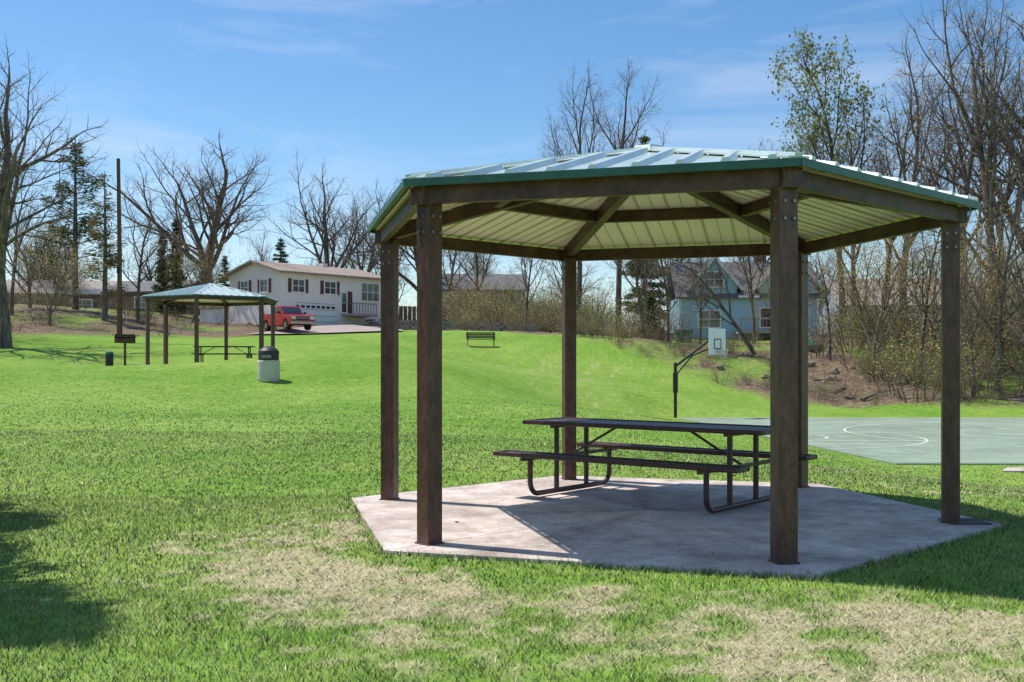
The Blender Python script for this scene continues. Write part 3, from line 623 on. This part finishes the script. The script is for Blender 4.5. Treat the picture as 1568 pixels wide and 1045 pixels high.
# ---------------------------------------------------------------- trees
M_bark=mat('bark',(.10,.078,.066),.95,.35,3,0,0,c2=(.24,.19,.16),stretch=(3,3,.6),det=2)
M_bark2=plain('bark_tan',(.22,.17,.13))
M_bud=leafmat('spring_buds',(.40,.29,.11),(.66,.56,.23),.35)
M_leafg=leafmat('young_leaves',(.17,.20,.06),(.36,.38,.14),.35)
M_pinel=leafmat('pine_needles',(.035,.06,.03),(.13,.17,.07),.2)
M_pinet=leafmat('pine_needles_tan',(.14,.13,.05),(.32,.27,.12),.2)
class TG:
    def __init__(s,seed): s.r=random.Random(seed); s.V=[];s.F=[];s.tips=[]
    def tube(s,pts,rs,n):
        b=len(s.V);m=len(pts)
        t=(pts[-1]-pts[0]).normalized(); u=t.orthogonal().normalized(); w=t.cross(u)
        cs=[(math.cos(2*math.pi*k/n),math.sin(2*math.pi*k/n)) for k in range(n)]
        for p,r in zip(pts,rs):
            for c,q in cs: s.V.append((p.x+(u.x*c+w.x*q)*r,p.y+(u.y*c+w.y*q)*r,p.z+(u.z*c+w.z*q)*r))
        for i in range(m-1):
            for k in range(n):
                k2=(k+1)%n; s.F.append((b+i*n+k,b+i*n+k2,b+(i+1)*n+k2,b+(i+1)*n+k))
    def grow(s,p,d,L,r,lv,cfg):
        R=s.r; ns=cfg['seg'][lv]; pts=[p.copy()]; ds=[d.copy()]; rs=[r]; rend=r*cfg['taper'][lv]
        for i in range(ns):
            wob=cfg['wob'][lv]; d=(d+Vector((R.uniform(-1,1),R.uniform(-1,1),R.uniform(-1,1)))*wob+Vector((0,0,cfg['trop'][lv]))).normalized()
            p=p+d*(L/ns); pts.append(p.copy()); ds.append(d.copy()); rs.append(r+(rend-r)*(i+1)/ns)
        s.tube(pts,rs,(10,7,5,4,3,3,3)[lv])
        if lv>=cfg['max']: s.tips.append(pts[-1]); s.tips.append(pts[len(pts)//2]); return
        nc=cfg['n'][lv]; t0=cfg['start'][lv]
        az=R.uniform(0,6.28)
        for c in range(nc):
            t=t0+(1-t0)*(c+R.random()*.8)/nc if c<nc-1 else 1.
            t=min(t,1); f=t*ns; i=min(int(f),ns-1); q=pts[i].lerp(pts[i+1],f-i); dd=ds[min(i+1,ns)]
            az+=2.4+R.uniform(-.5,.5); ang=rad(R.uniform(*cfg['ang'][lv])); 
            if c==nc-1: ang*=.35
            o=dd.orthogonal().normalized(); o=(Matrix.Rotation(az,3,dd)@o)
            nd=dd*math.cos(ang)+o*math.sin(ang)
            rr=(r+(rend-r)*t); ll=L*R.uniform(*cfg['len'][lv])*(1-cfg['short'][lv]*(t-t0)/(1.001-t0))
            s.grow(q,nd,ll,rr*R.uniform(.5,.72) if c<nc-1 else rr*.95,lv+1,cfg)
    def mesh(s,name,mats,leaf=0,lsize=.1,lspread=.35,zmin=None):
        V=np.array(s.V);F=np.array(s.F); mi=np.zeros(len(F),int)
        if leaf:
            T=np.array([tuple(t) for t in s.tips]); g=np.random.default_rng(len(T))
            if zmin: T=T[T[:,2]>T[:,2].max()*zmin]
            c=T[g.integers(0,len(T),leaf)]+g.normal(0,lspread,(leaf,3)); a=g.normal(size=(leaf,3));b=g.normal(size=(leaf,3))
            a/=np.linalg.norm(a,axis=1)[:,None]; b-=a*(a*b).sum(1)[:,None]; b/=np.linalg.norm(b,axis=1)[:,None]
            z=(lsize*g.uniform(.5,1.3,leaf))[:,None]
            q=np.stack([c-a*z,c-b*z*.6,c+a*z,c+b*z*.6],1).reshape(-1,3); fi=np.arange(4*leaf).reshape(-1,4)+len(V)
            V=np.concatenate([V,q]);F=np.concatenate([F,fi]);mi=np.concatenate([mi,np.ones(leaf,int)])
        return fast_mesh(name,V,F,mats,mi=mi)
def cfg(**k):
    c=dict(max=5,seg=[6,6,5,4,3,2],n=[5,6,5,5,4,0],wob=[.05,.14,.18,.22,.25,.3],trop=[.02,.05,.05,.04,.03,.02],taper=[.75,.35,.35,.35,.4,.4],start=[.7,.2,.2,.2,.2,0],ang=[(22,48),(30,55),(30,60),(30,60),(30,65),(0,0)],len=[(1.3,1.9),(.5,.7),(.5,.75),(.5,.75),(.5,.7),(0,0)],short=[0,.35,.4,.4,.4,0])
    c.update(k); return c
def norm_h(me,Ht=10.):
    k=len(me.vertices); a=np.empty(k*3,np.float32); me.vertices.foreach_get('co',a); a=a.reshape(-1,3); a*=Ht/a[:,2].max(); me.vertices.foreach_set('co',a.ravel()); me.update(); return me
spreadT=[];tallT=[];budT=[]
for sd in(1,2,3):
    t=TG(sd); t.grow(Vector((0,0,-.2)),Vector((0,0,1)),3.2,.31,0,cfg()); spreadT.append(norm_h(t.mesh('bare_spreading_tree',[M_bark,M_bud],250,.04,.1)))
for sd in(11,12,13):
    t=TG(sd); t.grow(Vector((0,0,-.2)),Vector((0,0,1)),8.5,.135,0,cfg(seg=[10,6,5,4,3,2],n=[11,6,5,5,3,0],start=[.3,.25,.2,.2,.2,0],wob=[.08,.14,.18,.2,.25,.3],taper=[.3,.35,.35,.4,.4,.4],ang=[(25,45),(25,50),(30,60),(30,60),(30,65),(0,0)],len=[(.35,.52),(.4,.6),(.5,.7),(.5,.7),(.5,.7),(0,0)],short=[.5,.4,.4,.4,.4,0],trop=[.02,.10,.08,.05,.03,0]))
    tallT.append(norm_h(t.mesh('tall_bare_tree',[M_bark,M_bud],450,.04,.12)))
    if sd==12: greenT=norm_h(t.mesh('leafing_poplar',[M_bark,M_leafg],3600,.07,.12,.42))
for sd in(21,22,23):
    t=TG(sd); t.grow(Vector((0,0,-.2)),Vector((.1,0,1)),3.5,.15,0,cfg(n=[6,6,5,4,3,0],max=4,wob=[.12,.18,.22,.25,.25,.3],start=[.4,.2,.2,.2,.2,0]))
    budT.append(norm_h(t.mesh('budding_tree',[M_bark2,M_bud],3300,.062,.2)))
def conifer(seed,width,dens,mats,name,top=.1,droop=-.15,nz=1.,gap=.1):
    R=random.Random(seed); t=TG(seed); t.tube([Vector((0,0,-.2)),Vector((.05,0,5)),Vector((0,0,9.9))],[.2,.12,.02],8)
    g=np.random.default_rng(seed); cs=[];ax=[]
    z=10*top
    while z<9.8:
        f=(10-z)/(10*(1-top)); L0=width*(f**.8)*R.uniform(.75,1.15)+.08
        for k in range(R.randint(4,6)):
            a=R.uniform(0,6.28); L=L0*R.uniform(.6,1.15)
            if R.random()<gap: continue
            d=Vector((math.cos(a),math.sin(a),droop+R.uniform(-.1,.2))); p=Vector((0,0,z)); q=p+d*L*.5; e=p+d*L+Vector((0,0,.1*L))
            t.tube([p,q,e],[.04,.025,.01],3)
            for j in range(int(dens*L)+3):
                s=R.uniform(.25,1.02); c=p.lerp(e,s); w=.12+.30*L*(1-s)*.5
                cs.append((c.x+R.gauss(0,w),c.y+R.gauss(0,w),c.z+R.gauss(0,.07*nz)-.04)); ax.append((d.x+R.gauss(0,.5),d.y+R.gauss(0,.5),R.gauss(0,.35)))
        z+=R.uniform(.22,.42)*(.6+.5*nz)
    c=np.array(cs);a=np.array(ax);m=len(c);a/=np.linalg.norm(a,axis=1)[:,None];b=g.normal(size=(m,3));b-=a*(a*b).sum(1)[:,None];b/=np.linalg.norm(b,axis=1)[:,None]
    z=g.uniform(.08,.2,m)[:,None]; q=np.stack([c-a*z,c-b*z*.22,c+a*z,c+b*z*.22],1).reshape(-1,3)
    V=np.array(t.V);F=np.array(t.F); fi=np.arange(4*m).reshape(-1,4)+len(V)
    return fast_mesh(name,np.concatenate([V,q]),np.concatenate([F,fi]),mats,mi=np.concatenate([np.zeros(len(F),int),np.ones(m,int)]))
sprM=conifer(5,1.9,150,[M_bark,M_pinel],'spruce_tree'); pineM=conifer(6,2.1,90,[M_bark,M_pinel],'scraggly_pine_tree',.3,.15,2.6,.4); pineT=conifer(9,1.7,75,[M_bark,M_pinet],'tan_pine_tree',.2,.1,2.2,.35)
colM=conifer(8,1.15,220,[M_bark,M_pinel],'columnar_evergreen',.03,.6,1.6,.0)
def put(me,x,y,Ht,rz=None,sx=1.,parent=None,name=None,tilt=0.,z=None):
    o=bpy.data.objects.new(name or me.name.split('.')[0],me); s=Ht/10.
    o.scale=(s*sx,s*sx,s); o.rotation_euler=(0,tilt,random.uniform(0,6.28) if rz is None else rz); o.location=(x,y,(h1(x,y) if z is None else z)-.1)
    col.objects.link(o)
    if parent: o.parent=parent
    return o
sp,ta,bu=spreadT,tallT,budT
put(sp[0],-26.8,55,17.5,0.6,1.); put(sp[1],-34,60,18,1.,1.); put(pineM,-33.5,80,13.5); put(pineT,-29.3,75,11.); put(ta[0],-28.0,78,10,None,1.2); put(ta[1],-35.5,74,11); put(bu[0],-31,70,6.5,None,1.1); put(bu[1],-25.8,84,7.5,None,1.); put(bu[2],-36,78,9)
put(colM,-30.6,95,9.3,None,1.05); put(colM,-32.5,97,8,None,1.05); put(sp[2],-27,93,16.8,2.2,1.15); put(sprM,-24.4,110,9.); put(sprM,-28.9,105,6.5)
put(sp[0],-18.7,105,17.5,3.,.9); put(sp[1],-15.6,110,16,4.,.85); put(ta[2],-12.3,102,13.5,None,1.3); put(sp[2],-9.9,116,17,.4,.85); put(ta[0],-6.2,105,13,None,1.3); put(ta[1],-3.2,98,11,None,1.4)
put(ta[2],5.4,84,22,1.,1.0); put(ta[0],8.9,87,23,2.,1.0); put(sprM,15.3,120,23.5,None,.75); put(sp[1],15.2,98,13.)
put(ta[1],23,92,18,None,1.1); put(greenT,23.8,75,22.5,.3,.9); put(ta[2],26.2,70,22,3.,1.1); put(ta[0],27.6,64,22,4.,1.1); put(ta[1],26.6,57,22.5,5.,1.0); put(sp[0],29.5,58,24,2.,.9); put(ta[2],31.5,62,21,None,1.1); put(ta[2],25.6,78,19,4.,1.0)
put(ta[0],20.2,84,16,1.2,1.1); put(ta[1],28.5,80,18,2.2,1.1); put(ta[0],34,72,19,None,1.1)
put(bu[0],19.8,57,9.5,None,.9); put(bu[1],24.,60,10,None,1.); put(bu[2],23.8,54,9.5,None,.85); put(bu[1],27,52,9,None,1.1); put(bu[2],22,66,9); put(bu[1],18.6,70,6,None,1.); put(bu[0],28,60,9,None,1.1); put(bu[2],31,56,9,None,1.1)
put(ta[1],14.7,63,8.5,0.,1.3,name='leaning_tree',tilt=-.5); put(ta[1],8.8,69,9,1.,1.2,tilt=-.25,name='leaning_tree')
for x,y,hh in((25,50,9),(21.5,55,10),(30,49,13),(13.2,73,8),(17.2,74,10),(10.8,72,9),(24.2,52,12),(4,78,10),(1,80,9),(22.6,51,8),(28,51,11),(18.9,62,8)): put(ta[random.randint(0,2)],x,y,hh,None,1.)
# distant tree line: one parent
tl=empty('distant_tree_line',(0,0,0))
for i in range(56):
    x=random.uniform(-85,85); y=random.uniform(118,150)
    m=random.choice(sp+ta+ta); Ht=random.uniform(8,13) if x<0 else random.uniform(9,14); put(m,x,y,Ht,None,1.15,parent=tl,name='tree')
# shrubs / undergrowth
shr=[]
M_twig=plain('twig_bark',(.21,.16,.125))
for j,(sd,ml,nl) in enumerate(((41,M_bud,250),(42,M_leafg,1100),(43,M_bud,750),(44,M_leafg,400))):
    t=TG(sd); R=t.r
    for i in range(8):
        a=R.uniform(0,6.28);q=R.uniform(0,1.6); t.grow(Vector((q*math.cos(a),q*math.sin(a),-.2)),Vector((math.cos(a)*.35,math.sin(a)*.35,1)).normalized(),R.uniform(2.,4.),.04,1,cfg(max=4,n=[0,5,4,3,0,0],trop=[0,.04,.03,.0,0,0]))
    shr.append(norm_h(t.mesh('shrub',[M_twig,ml],nl,.062,.15),4.))
ug=empty('woodland_undergrowth',(0,0,0))
def shrub(x,y,hh,k=None,p=ug):
    o=bpy.data.objects.new('shrub',shr[random.randrange(4) if k is None else k]); s=hh/4; o.scale=(s*1.1,s*1.1,s); o.rotation_euler=(0,0,random.uniform(0,6.28)); o.location=(x,y,h1(x,y)-.1); o.parent=p; col.objects.link(o)
for i in range(210):
    x=random.uniform(-4,42); e=float(np.interp(x,EX,EY)); y=e+random.uniform(2.,26)
    if 12<x<24 and 74<y<90: continue
    hh=random.uniform(1.0,2.2)+ (2.4*random.random() if y-e>10 else 0)
    if .155<x/y<.29: hh=random.uniform(.6,1.5)
    shrub(x,y,hh)
for i in range(150):
    x=random.uniform(6,34); e=float(np.interp(x,EX,EY)); shrub(x,e+random.uniform(.3,12),random.uniform(.4,1.0),random.choice((0,1,3)))
for i in range(52): shrub(random.uniform(-6,10),random.uniform(82,104),random.uniform(3,6))
for i in range(44): 
    y=random.uniform(50,80); shrub(y*random.uniform(.32,.62),y,random.uniform(2.0,4.8))
for i in range(90): 
    x=random.uniform(-70,-22); shrub(x,float(np.interp(x,EX,EY))+random.uniform(0,30),random.uniform(.7,2.4),random.choice((0,3)))
for i in range(34): shrub(random.uniform(-60,-12),random.uniform(97,118),random.uniform(2.5,4.5),random.choice((0,3,1)))
put(colM,9.6,72,3.4,None,2.2,name='evergreen_shrub')
# fallen logs on the bank
lg=MB(); g_=random.Random(3)
for i in range(14):
    x=g_.uniform(12,30); y=float(np.interp(x,EX,EY))+g_.uniform(2,10); a=g_.uniform(-.9,.9); L=g_.uniform(.7,2.0)
    x2,y2=x+L*math.cos(a),y+L*math.sin(a); lg.tube([(x,y,h1(x,y)+.04),(x2,y2,h1(x2,y2)+.12)],[.09,.06],7)
lg.obj('fallen_logs',M_bark)
# trees just left of the view that throw the foreground shadows
put(sprM,-6.1,7.3,8.2,None,1.05,z=0); put(sprM,-8.1,10.8,8.4,None,1.1,z=0); put(sprM,-6.9,9.0,6.8,None,1.2,z=0)

# ---------------------------------------------------------------- light
sd=Vector((1.35,-.66,-2.77)).normalized()
sl=bpy.data.lights.new('sun','SUN'); sl.energy=5.0; sl.angle=rad(.5); sl.color=(1,.95,.87)
so=bpy.data.objects.new('sun',sl); so.rotation_euler=sd.to_track_quat('-Z','Y').to_euler(); so.location=(-10,5,20); col.objects.link(so)
w=bpy.data.worlds.new('World'); S.world=w; w.use_nodes=True; nt=w.node_tree; bg=nt.nodes['Background']
sk=N(nt,'ShaderNodeTexSky',sky_type='NISHITA'); sk.sun_disc=False; sk.sun_elevation=rad(61.5); sk.sun_rotation=rad(-63.9); sk.air_density=1.0; sk.dust_density=.3; sk.ozone_density=2.
hs=N(nt,'ShaderNodeHueSaturation'); hs.inputs['Saturation'].default_value=1.25; nt.links.new(sk.outputs[0],hs.inputs['Color'])
tc=N(nt,'ShaderNodeTexCoord'); mp=N(nt,'ShaderNodeMapping'); mp.inputs['Scale'].default_value=(1.4,1.4,8); mp.inputs['Rotation'].default_value=(0,rad(-12),0); mp.inputs['Location'].default_value=(.35,0,.2)
nt.links.new(tc.outputs['Generated'],mp.inputs[0]); no=N(nt,'ShaderNodeTexNoise'); no.inputs['Scale'].default_value=1.7; no.inputs['Detail'].default_value=6; no.inputs['Roughness'].default_value=.6; no.inputs['Distortion'].default_value=.8
nt.links.new(mp.outputs[0],no.inputs['Vector']); cr=N(nt,'ShaderNodeValToRGB'); nt.links.new(no.outputs['Fac'],cr.inputs[0])
cr.color_ramp.elements[0].position=.45; cr.color_ramp.elements[0].color=(0,0,0,1); cr.color_ramp.elements[1].position=.82; cr.color_ramp.elements[1].color=(.45,.45,.45,1)
mx=N(nt,'ShaderNodeMixRGB'); nt.links.new(cr.outputs[0],mx.inputs[0]); nt.links.new(hs.outputs[0],mx.inputs[1]); mx.inputs[2].default_value=(6.2,6.6,7.2,1)
nt.links.new(mx.outputs[0],bg.inputs[0]); bg.inputs[1].default_value=.15

# ---------------------------------------------------------------- camera
c=bpy.data.cameras.new('camera'); c.lens=36*1597/1568; c.sensor_width=36; c.shift_y=.0201; c.clip_end=5000; c.clip_start=.05
co=bpy.data.objects.new('camera',c); co.location=(0,0,1.4); co.rotation_euler=(rad(90),0,0); col.objects.link(co); S.camera=co
